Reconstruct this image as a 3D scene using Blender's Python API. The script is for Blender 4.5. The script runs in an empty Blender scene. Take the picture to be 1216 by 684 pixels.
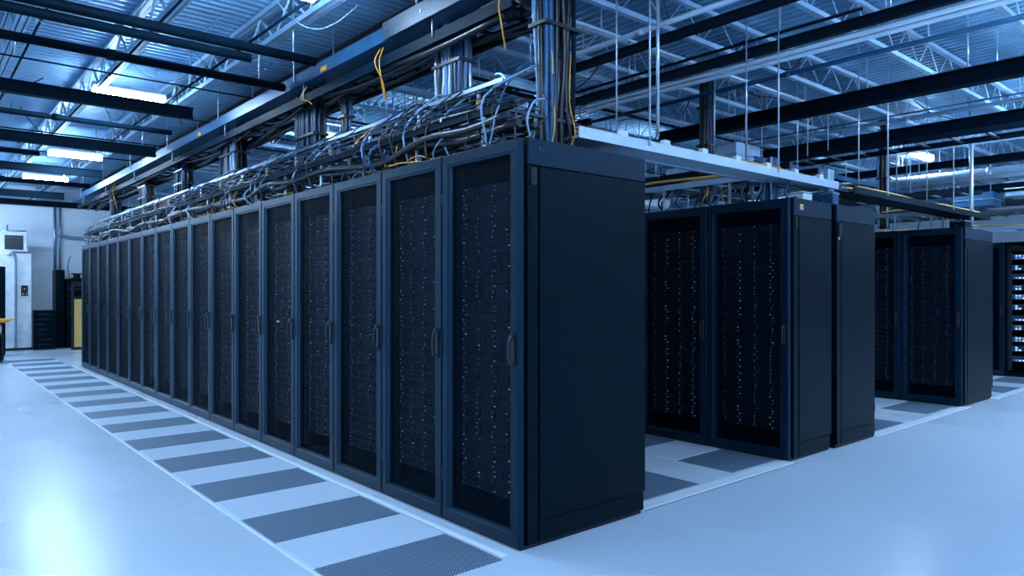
import bpy, math, random
from mathutils import Vector, Matrix
random.seed(7)
scene = bpy.context.scene
C = scene.collection

# ------------------------------------------------------------------ camera, world, exposure
TH = math.radians(40.57)
HC = 1.2547
cd = bpy.data.cameras.new('camera'); cam = bpy.data.objects.new('camera', cd); C.objects.link(cam)
cam.location = (0.023, 0.0125, HC); cam.rotation_euler = (math.pi/2, 0, -TH)
cd.sensor_width = 36; cd.lens = 845.85/1216*36; cd.shift_y = 3.44/1216; cd.clip_end = 100
scene.camera = cam
w = bpy.data.worlds.new('world'); scene.world = w; w.use_nodes = True
w.node_tree.nodes['Background'].inputs[0].default_value = (0.05, 0.12, 0.25, 1)
w.node_tree.nodes['Background'].inputs[1].default_value = 0.3
vs = scene.view_settings
vs.view_transform = 'Standard'; vs.look = 'None'; vs.gamma = 1; vs.use_curve_mapping = False
vs.exposure = 0.0
LIGHT_COL = (0.49, 0.71, 1.0)
LIGHT_STR = 190.0

# ------------------------------------------------------------------ materials
MATS = {}
def mat(name, col, rough=0.5, metal=0.0, var=0.12, scale=6.0, bump=0.0, bscale=60.0, rvar=0.0, spec=0.5, emit=None, estr=0.0, stretch=None, coat=0.0, stint=None):
    m = bpy.data.materials.new(name); m.use_nodes = True
    nt = m.node_tree; N = nt.nodes; L = nt.links
    b = N['Principled BSDF']
    b.inputs['Metallic'].default_value = metal
    b.inputs['Roughness'].default_value = rough
    b.inputs['Specular IOR Level'].default_value = spec
    b.inputs['Coat Weight'].default_value = coat
    if stint: b.inputs['Specular Tint'].default_value = (*stint, 1)
    tc = N.new('ShaderNodeTexCoord'); mp = N.new('ShaderNodeMapping')
    L.new(tc.outputs['Object'], mp.inputs[0])
    if stretch: mp.inputs['Scale'].default_value = stretch
    nz = N.new('ShaderNodeTexNoise'); nz.inputs['Scale'].default_value = scale; nz.inputs['Detail'].default_value = 4
    L.new(mp.outputs[0], nz.inputs['Vector'])
    rp = N.new('ShaderNodeValToRGB')
    rp.color_ramp.elements[0].position = 0.3; rp.color_ramp.elements[1].position = 0.7
    rp.color_ramp.elements[0].color = (*[c*(1-var) for c in col], 1)
    rp.color_ramp.elements[1].color = (*[min(1, c*(1+var)) for c in col], 1)
    L.new(nz.outputs[0], rp.inputs[0]); L.new(rp.outputs[0], b.inputs['Base Color'])
    if rvar:
        mr = N.new('ShaderNodeMapRange'); mr.inputs['To Min'].default_value = max(0.02, rough-rvar); mr.inputs['To Max'].default_value = rough+rvar
        mr.inputs['From Min'].default_value = 0.3; mr.inputs['From Max'].default_value = 0.7
        L.new(nz.outputs[0], mr.inputs[0]); L.new(mr.outputs[0], b.inputs['Roughness'])
    if bump:
        n2 = N.new('ShaderNodeTexNoise'); n2.inputs['Scale'].default_value = bscale; n2.inputs['Detail'].default_value = 3
        L.new(mp.outputs[0], n2.inputs['Vector'])
        bp = N.new('ShaderNodeBump'); bp.inputs['Strength'].default_value = bump; bp.inputs['Distance'].default_value = 0.01
        L.new(n2.outputs[0], bp.inputs['Height']); L.new(bp.outputs[0], b.inputs['Normal'])
    if emit:
        b.inputs['Emission Color'].default_value = (*emit, 1); b.inputs['Emission Strength'].default_value = estr
    MATS[name] = m
    return m

mat('coat', (0.0005, 0.0038, 0.0075), 0.42, var=0.1, bump=0.03, bscale=400, spec=0.14, stint=(0.3,0.8,1.0))
mat('coat_band', (0.005, 0.016, 0.032), 0.45, var=0.08, bump=0.03, bscale=400, spec=0.25, stint=(0.35,0.7,1.0))
mat('coat_frame', (0.0026, 0.0135, 0.029), 0.36, var=0.08, bump=0.03, bscale=400, spec=0.35, stint=(0.3,0.75,1.0))
mat('black', (0.004, 0.005, 0.007), 0.6)
mat('interior', (0.004, 0.007, 0.011), 0.7)
mat('server', (0.006, 0.022, 0.045), 0.45, var=0.25, scale=20)
mat('server_edge', (0.022, 0.055, 0.10), 0.35, metal=0.5)
mat('led', (0.6, 0.7, 0.8), 0.4, emit=(0.40, 0.62, 0.9), estr=0.85)
mat('led_dim', (0.3, 0.5, 0.7), 0.4, emit=(0.12, 0.32, 0.75), estr=0.38)
mat('led_bright', (0.9, 0.9, 0.9), 0.4, emit=(0.55, 0.78, 1.0), estr=1.2)
mat('handle', (0.008, 0.010, 0.013), 0.28, var=0.1)
mat('wall_paint', (0.80, 0.88, 0.94), 0.65, var=0.05, scale=1.2, bump=0.02)
mat('deck', (0.24, 0.46, 0.66), 0.38, metal=0.3, var=0.16, scale=3.0)
mat('joist_paint', (0.36, 0.56, 0.74), 0.45, metal=0.2, var=0.15, scale=5)
mat('steel_dark', (0.002, 0.008, 0.016), 0.6, var=0.2, scale=8, spec=0.12, stint=(0.35,0.7,1.0))
mat('steel_grey', (0.022, 0.042, 0.065), 0.45, metal=0.1, var=0.2)
mat('steel_blue', (0.018, 0.085, 0.18), 0.40, metal=0.2, var=0.15)
mat('zinc', (0.38, 0.50, 0.62), 0.30, metal=0.8, var=0.15)
mat('pale', (0.46, 0.60, 0.74), 0.38, metal=0.3, var=0.08)
mat('white_plastic', (0.75, 0.80, 0.84), 0.4)
mat('cable_black', (0.006, 0.008, 0.012), 0.38)
mat('cable_blue', (0.006, 0.055, 0.15), 0.40)
mat('cable_pale', (0.20, 0.34, 0.52), 0.40)
mat('yellow', (0.70, 0.30, 0.02), 0.45)
mat('ochre', (0.78, 0.50, 0.13), 0.55)
mat('amber', (0.62, 0.27, 0.04), 0.45)
mat('screen', (0.01, 0.02, 0.03), 0.2)
mat('rod', (0.60, 0.70, 0.78), 0.30, metal=0.6)
mat('tube_light', (0.9, 0.95, 1.0), 0.4, emit=LIGHT_COL, estr=LIGHT_STR)
mat('plinth_mat', (0.003, 0.004, 0.006), 0.5)
mat('panel_floor', (0.60, 0.71, 0.82), 0.34, var=0.025, scale=1.5, rvar=0.04, bump=0.015, bscale=120)
mat('seam_light', (0.80, 0.87, 0.92), 0.3, var=0.04)
mat('seam_dark', (0.10, 0.15, 0.20), 0.5, var=0.1)

def floor_mat():
    m = bpy.data.materials.new('floor_epoxy'); m.use_nodes = True; nt = m.node_tree; N = nt.nodes; L = nt.links
    b = N['Principled BSDF']; tc = N.new('ShaderNodeTexCoord')
    n1 = N.new('ShaderNodeTexNoise'); n1.inputs['Scale'].default_value = 0.5; n1.inputs['Detail'].default_value = 1.5
    n2 = N.new('ShaderNodeTexNoise'); n2.inputs['Scale'].default_value = 2.5; n2.inputs['Detail'].default_value = 3
    n3 = N.new('ShaderNodeTexNoise'); n3.inputs['Scale'].default_value = 160; n3.inputs['Detail'].default_value = 2
    for n in (n1, n2, n3): L.new(tc.outputs['Object'], n.inputs['Vector'])
    r = N.new('ShaderNodeValToRGB'); r.color_ramp.elements[0].position = 0.1; r.color_ramp.elements[1].position = 0.9
    r.color_ramp.elements[0].color = (0.52, 0.63, 0.73, 1); r.color_ramp.elements[1].color = (0.60, 0.70, 0.79, 1)
    L.new(n1.outputs[0], r.inputs[0])
    mx = N.new('ShaderNodeMix'); mx.data_type = 'RGBA'; mx.blend_type = 'OVERLAY'; mx.inputs[0].default_value = 0.0
    L.new(r.outputs[0], mx.inputs[6]); L.new(n2.outputs[1], mx.inputs[7])
    hs = N.new('ShaderNodeHueSaturation'); hs.inputs['Saturation'].default_value = 1.0
    L.new(mx.outputs[2], hs.inputs['Color']); L.new(hs.outputs[0], b.inputs['Base Color'])
    mr = N.new('ShaderNodeMapRange'); mr.inputs['To Min'].default_value = 0.23; mr.inputs['To Max'].default_value = 0.33
    mr.inputs['From Min'].default_value = 0.2; mr.inputs['From Max'].default_value = 0.8
    L.new(n1.outputs[0], mr.inputs[0]); L.new(mr.outputs[0], b.inputs['Roughness'])
    bp = N.new('ShaderNodeBump'); bp.inputs['Strength'].default_value = 0.015; bp.inputs['Distance'].default_value = 0.004
    ad = N.new('ShaderNodeMath'); ad.operation = 'ADD'; L.new(n2.outputs[0], ad.inputs[0]); L.new(n3.outputs[0], ad.inputs[1])
    L.new(ad.outputs[0], bp.inputs['Height']); L.new(bp.outputs[0], b.inputs['Normal'])
    MATS['floor_epoxy'] = m
floor_mat()

def perforated_mat():
    m = bpy.data.materials.new('perforated'); m.use_nodes = True; nt = m.node_tree; N = nt.nodes; L = nt.links
    b = N['Principled BSDF']; tc = N.new('ShaderNodeTexCoord'); mp = N.new('ShaderNodeMapping')
    mp.inputs['Rotation'].default_value = (0, 0, math.pi/4)
    L.new(tc.outputs['Object'], mp.inputs[0])
    v = N.new('ShaderNodeTexVoronoi'); v.voronoi_dimensions = '2D'; v.inputs['Randomness'].default_value = 0; v.inputs['Scale'].default_value = 78
    L.new(mp.outputs[0], v.inputs['Vector'])
    lt = N.new('ShaderNodeMapRange'); lt.inputs['From Min'].default_value = 0.33; lt.inputs['From Max'].default_value = 0.43
    L.new(v.outputs['Distance'], lt.inputs[0])
    mx = N.new('ShaderNodeMix'); mx.data_type = 'RGBA'
    mx.inputs[6].default_value = (0.025, 0.045, 0.075, 1); mx.inputs[7].default_value = (0.23, 0.34, 0.45, 1)
    L.new(lt.outputs[0], mx.inputs[0]); L.new(mx.outputs[2], b.inputs['Base Color'])
    bp = N.new('ShaderNodeBump'); bp.inputs['Strength'].default_value = 0.5; bp.inputs['Distance'].default_value = 0.003
    L.new(lt.outputs[0], bp.inputs['Height']); L.new(bp.outputs[0], b.inputs['Normal'])
    b.inputs['Roughness'].default_value = 0.42; b.inputs['Metallic'].default_value = 0.1
    MATS['perforated'] = m
perforated_mat()

def mesh_door_mat():   # fine perforated steel sheet: about half of it is holes
    m = bpy.data.materials.new('door_mesh'); m.use_nodes = True; nt = m.node_tree; N = nt.nodes; L = nt.links
    b = N['Principled BSDF']; b.inputs['Base Color'].default_value = (0.0006, 0.004, 0.010, 1); b.inputs['Roughness'].default_value = 0.5; b.inputs['Specular IOR Level'].default_value = 0.10; b.inputs['Specular Tint'].default_value = (0.35, 0.7, 1, 1)
    tr = N.new('ShaderNodeBsdfTransparent'); mx = N.new('ShaderNodeMixShader'); mx.inputs[0].default_value = 0.34
    tc = N.new('ShaderNodeTexCoord'); nz = N.new('ShaderNodeTexNoise'); nz.inputs['Scale'].default_value = 30
    L.new(tc.outputs['Object'], nz.inputs['Vector'])
    mr = N.new('ShaderNodeMapRange'); mr.inputs['To Min'].default_value = 0.30; mr.inputs['To Max'].default_value = 0.40
    L.new(nz.outputs[0], mr.inputs[0]); L.new(mr.outputs[0], mx.inputs[0])
    L.new(tr.outputs[0], mx.inputs[1]); L.new(b.outputs[0], mx.inputs[2])
    L.new(mx.outputs[0], N['Material Output'].inputs[0])
    MATS['door_mesh'] = m
mesh_door_mat()

# ------------------------------------------------------------------ helpers
class MB:
    def __init__(s): s.v = []; s.f = []; s.m = []; s.smooth = []
    def add(s, verts, faces, mi=0, smooth=False):
        o = len(s.v); s.v += [tuple(v) for v in verts]
        for f in faces: s.f.append(tuple(i+o for i in f)); s.m.append(mi); s.smooth.append(smooth)
        return s
    def box(s, x0, x1, y0, y1, z0, z1, mi=0):
        v = [(x0,y0,z0),(x1,y0,z0),(x1,y1,z0),(x0,y1,z0),(x0,y0,z1),(x1,y0,z1),(x1,y1,z1),(x0,y1,z1)]
        return s.add(v, [(0,3,2,1),(4,5,6,7),(0,1,5,4),(1,2,6,5),(2,3,7,6),(3,0,4,7)], mi)
    def bbox(s, x0, x1, y0, y1, z0, z1, b, mi=0):   # box with chamfered vertical+horizontal edges (stack of insets)
        rings = [(z0, b), (z0+b, 0), (z1-b, 0), (z1, b)]
        V = []
        for z, i in rings:
            V += [(x0+i+b,y0+i,z),(x1-i-b,y0+i,z),(x1-i,y0+i+b,z),(x1-i,y1-i-b,z),(x1-i-b,y1-i,z),(x0+i+b,y1-i,z),(x0+i,y1-i-b,z),(x0+i,y0+i+b,z)]
        F = []
        for r in range(3):
            for k in range(8): F.append((r*8+k, r*8+(k+1)%8, r*8+8+(k+1)%8, r*8+8+k))
        F.append(tuple(range(7,-1,-1))); F.append(tuple(range(24,32)))
        return s.add(V, F, mi)
    def bar(s, p, q, a, b=None, mi=0):   # rectangular bar p->q
        b = b or a; p = Vector(p); q = Vector(q); d = (q-p).normalized()
        up = Vector((0,0,1)) if abs(d.z) < 0.9 else Vector((1,0,0))
        u = d.cross(up).normalized()*a/2; w_ = u.cross(d).normalized()*b/2
        V = [p-u-w_, p+u-w_, p+u+w_, p-u+w_, q-u-w_, q+u-w_, q+u+w_, q-u+w_]
        return s.add(V, [(0,3,2,1),(4,5,6,7),(0,1,5,4),(1,2,6,5),(2,3,7,6),(3,0,4,7)], mi)
    def tube(s, pts, r, n=8, mi=0, cap=True):
        pts = [Vector(p) for p in pts]; V = []; F = []
        prev = None
        for i, p in enumerate(pts):
            d = (pts[min(i+1, len(pts)-1)] - pts[max(i-1, 0)]).normalized()
            if prev is None:
                up = Vector((0,0,1)) if abs(d.z) < 0.9 else Vector((1,0,0)); u = d.cross(up).normalized()
            else:
                u = (prev - d*prev.dot(d)).normalized()
            prev = u; w_ = d.cross(u)
            rr = r[i] if isinstance(r, (list, tuple)) else r
            for k in range(n):
                a = 2*math.pi*k/n; V.append(p + u*math.cos(a)*rr + w_*math.sin(a)*rr)
        for i in range(len(pts)-1):
            for k in range(n): F.append((i*n+k, i*n+(k+1)%n, (i+1)*n+(k+1)%n, (i+1)*n+k))
        s.add(V, F, mi, True)
        if cap:
            o = len(s.v)-len(V)
            s.f.append(tuple(o+k for k in range(n-1,-1,-1))); s.m.append(mi); s.smooth.append(False)
            s.f.append(tuple(o+(len(pts)-1)*n+k for k in range(n))); s.m.append(mi); s.smooth.append(False)
        return s
    def data(s, name, mats):
        me = bpy.data.meshes.new(name); me.from_pydata(s.v, [], s.f)
        for m in (mats if isinstance(mats, (list, tuple)) else [mats]): me.materials.append(MATS[m])
        me.polygons.foreach_set('material_index', s.m); me.polygons.foreach_set('use_smooth', s.smooth); me.update()
        return me

def smooth_path(ps, n=6):
    ps = [Vector(p) for p in ps]; out = []
    for i in range(len(ps)-1):
        p0 = ps[max(i-1,0)]; p1 = ps[i]; p2 = ps[i+1]; p3 = ps[min(i+2,len(ps)-1)]
        for k in range(n):
            t = k/n
            out.append(0.5*((2*p1)+(p2-p0)*t+(2*p0-5*p1+4*p2-p3)*t*t+(3*p1-p0-3*p2+p3)*t**3))
    out.append(ps[-1]); return out

def link(o, parent=None):
    C.objects.link(o)
    if parent: o.parent = parent
    return o
def obj(name, me, parent=None, loc=(0,0,0), label=None):
    o = bpy.data.objects.new(name, me); o.location = loc
    if label: o['label'] = label
    return link(o, parent)
def tag(o, label, cat, group=None):
    o['label'] = label; o['category'] = cat
    if group: o['group'] = group
    return o
def thing(name, label, cat, loc=(0,0,0), group=None):
    return link(tag_loc(bpy.data.objects.new(name, None), loc, label, cat, group))
def tag_loc(o, loc, label, cat, group):
    o.location = loc; o.empty_display_size = 0.05; return tag(o, label, cat, group)
def struct(name, me, loc=(0,0,0), label=None):
    o = bpy.data.objects.new(name, me); o.location = loc; o['kind'] = 'structure'
    if label: o['label'] = label
    return link(o)
def cable(name, pts, r, m, label, cat='cable', group=None, n=6, sm=5):
    p0 = Vector(pts[0]); rel = [Vector(p)-p0 for p in pts]
    me = MB().tube(smooth_path(rel, sm) if sm else rel, r, n).data(name, m)
    return tag(obj(name, me, None, p0), label, cat, group)

ORD = ['first','second','third','fourth','fifth','sixth','seventh','eighth','ninth','tenth','eleventh','twelfth','thirteenth','fourteenth','fifteenth','sixteenth','seventeenth']
R = random.uniform

# ------------------------------------------------------------------ the room
WX0, WX1, WY0, WY1, ZC = -5.0, 21.0, -6.0, 19.0, 3.62
floor = struct('floor', MB().box(WX0, WX1, WY0, WY1, -0.2, 0).data('floor', 'floor_epoxy'), label='pale blue glossy epoxy floor')
struct('wall_far', MB().box(WX0, WX1, WY1, WY1+0.2, 0, ZC+0.2).data('wall_far', 'wall_paint'), label='pale painted far wall behind the long rack row')
struct('wall_left', MB().box(WX0-0.2, WX0, WY0-0.2, WY1+0.2, 0, ZC+0.2).data('wall_left', 'wall_paint'))
struct('wall_right', MB().box(WX1, WX1+0.2, WY0-0.2, WY1+0.2, 0, ZC+0.2).data('wall_right', 'wall_paint'))
struct('wall_near', MB().box(WX0, WX1, WY0-0.2, WY0, 0, ZC+0.2).data('wall_near', 'wall_paint'))
ceiling = struct('ceiling', MB().box(WX0, WX1, WY0, WY1, ZC, ZC+0.2).data('ceiling', 'deck'), label='exposed corrugated metal roof deck')

def deck_sheet(length, along, pitch=0.10, ribs=9, dep=0.04):
    prof = []
    for k in range(ribs):
        o = k*pitch
        prof += [(o, 0), (o+0.036, 0), (o+0.052, -dep), (o+0.084, -dep)]
    prof.append((ribs*pitch, 0))
    mb = MB(); V = []; F = []
    for a, z in prof:
        for l in (0, length): V.append((l, a, z) if along == 'x' else (a, l, z))
    for i in range(len(prof)-1): F.append((2*i, 2*i+1, 2*i+3, 2*i+2))
    return mb.add(V, F).data('deck_sheet', 'deck')
BAY = 3.25
ma = deck_sheet(BAY-WX0, 'x'); mbm = deck_sheet(WY1-WY0, 'y')
y = WY0
while y < WY1-0.5:
    obj('deck_sheet', ma, ceiling, (WX0, y, ZC-0.004)); y += 0.9
x = BAY
while x < WX1-0.5:
    obj('deck_sheet', mbm, ceiling, (x, WY0, ZC-0.004)); x += 0.9

# floor panels: alternate perforated and solid ones along the aisles
def panel_me(dx, dy, m, name):
    mb = MB(); h = 0.004; b = 0.003
    V = [(0,0,0),(dx,0,0),(dx,dy,0),(0,dy,0),(b,b,h),(dx-b,b,h),(dx-b,dy-b,h),(b,dy-b,h)]
    mb.add(V, [(4,5,6,7),(0,1,5,4),(1,2,6,5),(2,3,7,6),(3,0,4,7)])
    return mb.data(name, m)
def panel_column(x0, x1, y0, n, per=0.47, gap=0.43, m2='panel_floor'):
    a = panel_me(x1-x0, per-0.004, 'perforated', 'perforated_tile'); b = panel_me(x1-x0, gap-0.004, m2, 'floor_panel')
    for k in range(n):
        obj('perforated_tile', a, floor, (x0, y0+k*(per+gap)+0.002, 0))
        obj('floor_panel', b, floor, (x0, y0+k*(per+gap)+per+0.002, 0))
panel_column(1.43, 2.15, 2.56, 15)
panel_column(3.30, 3.95, 2.73, 8)
panel_column(4.37, 4.95, 2.75, 8)
panel_column(6.55, 7.25, 2.73, 7)
panel_column(7.95, 8.72, 2.76, 7)
panel_column(10.3, 11.0, 2.73, 5)
panel_column(11.5, 12.2, 2.76, 5)
obj('seam_strip', panel_me(0.018, 14.2, 'seam_light', 'seam_strip'), floor, (1.405, 1.2, 0.0))
obj('seam_strip', panel_me(0.030, 11.2, 'seam_light', 'seam_strip'), floor, (2.175, 2.6, 0.0))
for xa, xb in ((3.24, 4.98), (6.42, 8.78), (9.68, 12.28)):
    obj('seam_strip', panel_me(xb-xa, 0.010, 'seam_dark', 'seam_strip'), floor, (xa, 2.60, 0))
    obj('seam_strip', panel_me(xb-xa, 0.10, 'seam_light', 'seam_strip'), floor, (xa, 2.615, 0))

# ------------------------------------------------------------------ lamps
def ceiling_light(x, y, z, label, L=0.66):
    t = thing('ceiling_light', label, 'light', (x, y, z), 'fluorescent ceiling lights')
    mb = MB()
    prof = [(-0.05,0.0),(-0.06,0.035),(-0.025,0.06),(0.025,0.06),(0.06,0.035),(0.05,0.0)]
    n = len(prof); V = [(xx, a, b) for xx in (0, L) for a, b in prof]
    mb.add(V, [(k, (k+1)%n, n+(k+1)%n, n+k) for k in range(n)] + [tuple(range(n-1,-1,-1)), tuple(range(n, 2*n))])
    obj('housing', mb.data('housing', 'white_plastic'), t)
    V = []; F = []; m_ = 8
    for xx in (0.01, L-0.01):
        for k in range(m_+1):
            a = math.pi*k/m_; V.append((xx, -0.055*math.cos(a), -0.055*math.sin(a)-0.001))
    for k in range(m_): F.append((k, k+1, m_+2+k, m_+1+k))
    F += [tuple(range(m_, -1, -1)), tuple(range(m_+1, 2*m_+2))]
    obj('lamp_tube', MB().add(V, F).data('lamp_tube', 'tube_light'), t)
    for xx in (0.08, L-0.08):
        obj('hanger_rod', MB().tube([(xx,0,0.058),(xx,0,ZC-0.05-z)], 0.004, 5).data('hanger_rod', 'rod'), t)
ceiling_light(1.43, 7.96, 3.235, 'largest lit tube lamp at upper left of the ceiling')
ceiling_light(1.54, 11.57, 3.17, 'middle lit tube lamp of the three in view')
ceiling_light(1.55, 14.37, 3.19, 'smallest lit tube lamp nearest the far wall')
for (x, y) in ((1.42, 4.4), (1.42, 1.1), (1.42, -2.4), (-2.0, 1.1), (-2.0, -2.4), (-2.0, 4.4), (-2.0, 7.96), (-2.0, 11.57), (-2.0, 14.37),
               (4.9, 0.6), (4.9, -2.4), (8.4, 0.2), (8.4, -2.4), (11.8, 0.2), (11.8, -2.4), (15.3, 0.6), (0.1, 17.3), (-2.6, 17.3), (0.5, 16.0), (6.75, 1.3), (9.1, 1.8)):  # the last lamps are added to brighten the far wall and right roof
    ceiling_light(x, y, 3.20, 'matching tube lamp beyond the picture edge, of the ceiling grid or added for light')

ceiling_light(3.85, 8.3, 3.20, 'lit tube lamp glimpsed behind the drop bundles of the long row')
ceiling_light(10.8, 3.95, 3.20, 'lit tube lamp far right between the dark beams')
ceiling_light(7.2, 7.5, 3.20, 'added tube lamp hidden beyond the nearest rack, lighting the right bay')  # unseen lamp, added to give the right bay more light
ceiling_light(13.8, 5.5, 3.20, 'added tube lamp far beyond the fourth row, lighting the right bay')  # another lamp added for light over the right rows

# ------------------------------------------------------------------ server racks
def frame_ring(w_, z0, z1, y0, sl, sr, rt, rb):
    """door frame: outer y0..w_-y0, stiles sr (low y) and sl (high y), rails rt, rb"""
    def rect(x, ya, yb, za, zb): return [(x,ya,za),(x,yb,za),(x,yb,zb),(x,ya,zb)]
    ya, yb = y0, w_-y0
    ia, ib, ic, id_ = ya+sr, yb-sl, z0+rb, z1-rt
    c = 0.012
    rings = [rect(0.036, ya, yb, z0, z1), rect(0.005, ya, yb, z0, z1), rect(0.0, ya+0.005, yb-0.005, z0+0.005, z1-0.005),
             rect(0.0, ia-0.030, ib+0.030, ic-0.018, id_+0.018), rect(0.006, ia-0.022, ib+0.022, ic-0.012, id_+0.012),
             rect(0.006, ia-0.004, ib+0.004, ic-0.004, id_+0.004),
             rect(0.016, ia, ib, ic, id_), rect(0.036, ia, ib, ic, id_)]
    V = [p for r in rings for p in r]; F = []
    for i in range(len(rings)):
        j = (i+1) % len(rings)
        for k in range(4): F.append((i*4+k, j*4+k, j*4+(k+1)%4, i*4+(k+1)%4))
    return MB().add(V, F), (ia, ib, ic, id_)

def server_mesh(w_, h, kind, seed):
    rnd = random.Random(seed); mb = MB()
    mb.box(0.0, 0.42, 0, w_, 0.0015, h-0.0015, 0)
    mb.box(-0.004, 0, 0.002, w_-0.002, 0.0015, 0.005, 1)          # lower lip
    cols = [0.06, 0.30, 0.56, 0.80]
    for ci, c in enumerate(cols):
        yc = w_*(1-c)
        mb.box(-0.007, 0, yc-0.004, yc+0.004, h*0.15, h*0.85, 1)  # drive handle
        n = max(1, int(h/0.022))
        for k in range(n):
            if rnd.random() < 0.8:
                zz = h*(k+0.5)/n + rnd.uniform(-0.004, 0.004); s = rnd.uniform(0.0016, 0.0028)
                yy = yc + rnd.choice((0.010, -0.010, 0.0)) + rnd.uniform(-0.003, 0.003)
                mb.box(-0.009, -0.007 if abs(yy-yc) < 0.004 else 0, yy-s*0.8, yy+s*0.8, zz-s, zz+s, 2 if rnd.random() < 0.55 else 3)
    for k in range(5):
        if rnd.random() < 0.4:
            yy = rnd.uniform(0.05, 0.95)*w_; mb.box(-0.006, 0, yy-0.010, yy+0.010, h*0.3, h*0.7, 1)
    if kind == 'label':
        mb.box(-0.008, 0, w_*0.80, w_*0.90, h*0.4, h*0.4+0.010, 4)
    return mb.data('server_unit', ['server', 'server_edge', 'led', 'led_dim', 'led_bright'])

HANDLE_ME = None
def handle_mesh():
    mb = MB()
    mb.bbox(-0.008, 0.001, -0.013, 0.013, -0.085, 0.075, 0.004)
    # lever: swept rounded grip standing off the plate
    mb.tube(smooth_path([(-0.006,0,0.062),(-0.020,0,0.056),(-0.028,0,0.030),(-0.030,0,-0.02),(-0.026,0,-0.055),(-0.012,0,-0.072)], 4),
            [0.007]*5+[0.009]*10+[0.008]*6, 8)
    mb.tube([(-0.008,0,0.066),(-0.020,0,0.066)], 0.012, 10)
    return mb.data('handle', 'handle')
HANDLE_ME = handle_mesh()
HINGE_ME = MB().tube([(0.004,0,-0.03),(0.004,0,0.03)], 0.007, 8).data('hinge', 'handle')

class RackKind:
    def __init__(s, w_, d, h, seed=1):
        s.w, s.d, s.h = w_, d, h
        body = MB(); x0 = 0.048
        t = 0.022; b0 = 0.018
        body.box(x0, d, 0.002, t, b0, h); body.box(x0, d, w_-t, w_-0.002, b0, h)
        body.box(x0, d, t, w_-t, h-t, h); body.box(x0, d, t, w_-t, b0, b0+0.05); body.box(d-t, d, t, w_-t, b0+0.05, h-t)
        s.body = body.data('body', 'coat')
        s.posts = MB().box(0.07, 0.10, 0.022, 0.075, 0.09, h-0.03).data('mounting_rail', 'interior')
        s.plinth = MB().box(0.020, d-0.02, 0.006, w_-0.006, 0, 0.019).data('plinth', 'plinth_mat')
        fr, (ia, ib, ic, id_) = frame_ring(w_, 0.016, h-0.008, 0.005, 0.078, 0.070, 0.070, 0.072)
        s.door = fr.data('door', 'coat_frame'); s.op = (ia, ib, ic, id_)
        s.mesh = MB().box(0.0185, 0.0205, ia, ib, ic, id_).data('mesh_panel', 'door_mesh')
        sw = w_-0.15
        s.sw = sw
        s.units = {}
        for i, (hh, kind) in enumerate([(0.052,''),(0.052,''),(0.052,''),(0.104,''),(0.104,''),(0.052,'label')]):
            s.units[i] = (hh, server_mesh(sw, hh, kind, seed*10+i))
        s.vent = MB().box(0.075, 0.08, 0.075, w_-0.075, h-0.15, h-0.03).data('blanking_panel', 'interior')
    def build(s, loc, label, group, servers=True, seed=0, side=None, flip=False, door=True, fill=1.0):
        t = thing('server_rack', label, 'server rack', loc, group)
        if flip: t.rotation_euler = (0, 0, math.pi)
        obj('body', s.body, t); obj('plinth', s.plinth, t)
        if door:
            d = obj('door', s.door, t)
            obj('mesh_panel', s.mesh, d)
            obj('handle', HANDLE_ME, d, (0, 0.040, s.h*0.485))
            for z in (0.25, s.h-0.25): obj('hinge', HINGE_ME, d, (0, s.w-0.008, z))
        if servers:
            rnd = random.Random(seed*77+5)
            obj('mounting_rail', s.posts, t); obj('mounting_rail', s.posts, t, (0, s.w-0.097, 0))
            z = 0.20; top = s.h-0.17
            while z < top-0.06:
                i = rnd.choices(range(6), (5,5,5,2,2,0.12))[0]; hh, me = s.units[i]
                if z+hh > top: i = 0; hh, me = s.units[0]
                if rnd.random() < fill: obj('server_unit', me, t, (0.085, 0.075, z))
                z += hh
        return t

row1_kind = RackKind(0.645, 0.937, 2.0, 1)
RX, RY = 2.2715, 2.588
racks1 = []
for k in range(17):
    if k == 0: lab = 'nearest black server rack with broad blank side panel, at front of long row'
    elif k == 16: lab = 'farthest black server rack of the long row, beside the far wall'
    else: lab = ORD[k] + ' black server rack from the near end of the long row'
    racks1.append(row1_kind.build((RX, RY+k*0.645, 0), lab, 'racks of the long row', servers=k < 11, seed=k))

def end_dress(t, d, h, lock=True, stripe=True, dots=False):
    """side panel details on the face y=0 of an end rack"""
    mb = MB(); e = -0.006
    obj('corner_post', MB().bbox(0.050, 0.118, -0.010, 0.004, 0.02, h-0.135, 0.003).data('corner_post', 'coat'), t)
    obj('side_panel', MB().bbox(0.126, d-0.002, -0.014, 0.004, 0.128, h-0.135, 0.003).data('side_panel', 'coat'), t)
    obj('top_band', MB().bbox(0.050, d-0.002, -0.014, 0.004, h-0.132, h-0.002, 0.003).data('top_band', 'coat_band'), t)
    obj('kick_panel', MB().bbox(0.126, d-0.03, -0.010, 0.004, 0.02, 0.124, 0.003).data('kick_panel', 'coat'), t)
    if lock:
        lk = MB(); lk.bbox(0.068, 0.102, -0.018, -0.008, h-0.23, h-0.142, 0.003); lk.tube([(0.085,-0.017,h-0.17),(0.085,-0.023,h-0.17)], 0.008, 8)
        lk.box(0.081, 0.089, -0.021, -0.017, h-0.215, h-0.185)
        obj('lock', lk.data('lock', 'handle'), t)
    if dots:
        for xx, zz in ((0.118, 1.945), (0.142, 1.938)):
            obj('badge', MB().bbox(xx, xx+0.012, -0.0155, -0.0135, zz, zz+0.016, 0.0008).data('badge', 'steel_grey'), t)
end_dress(racks1[0], 0.937, 2.0, dots=True)

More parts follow.
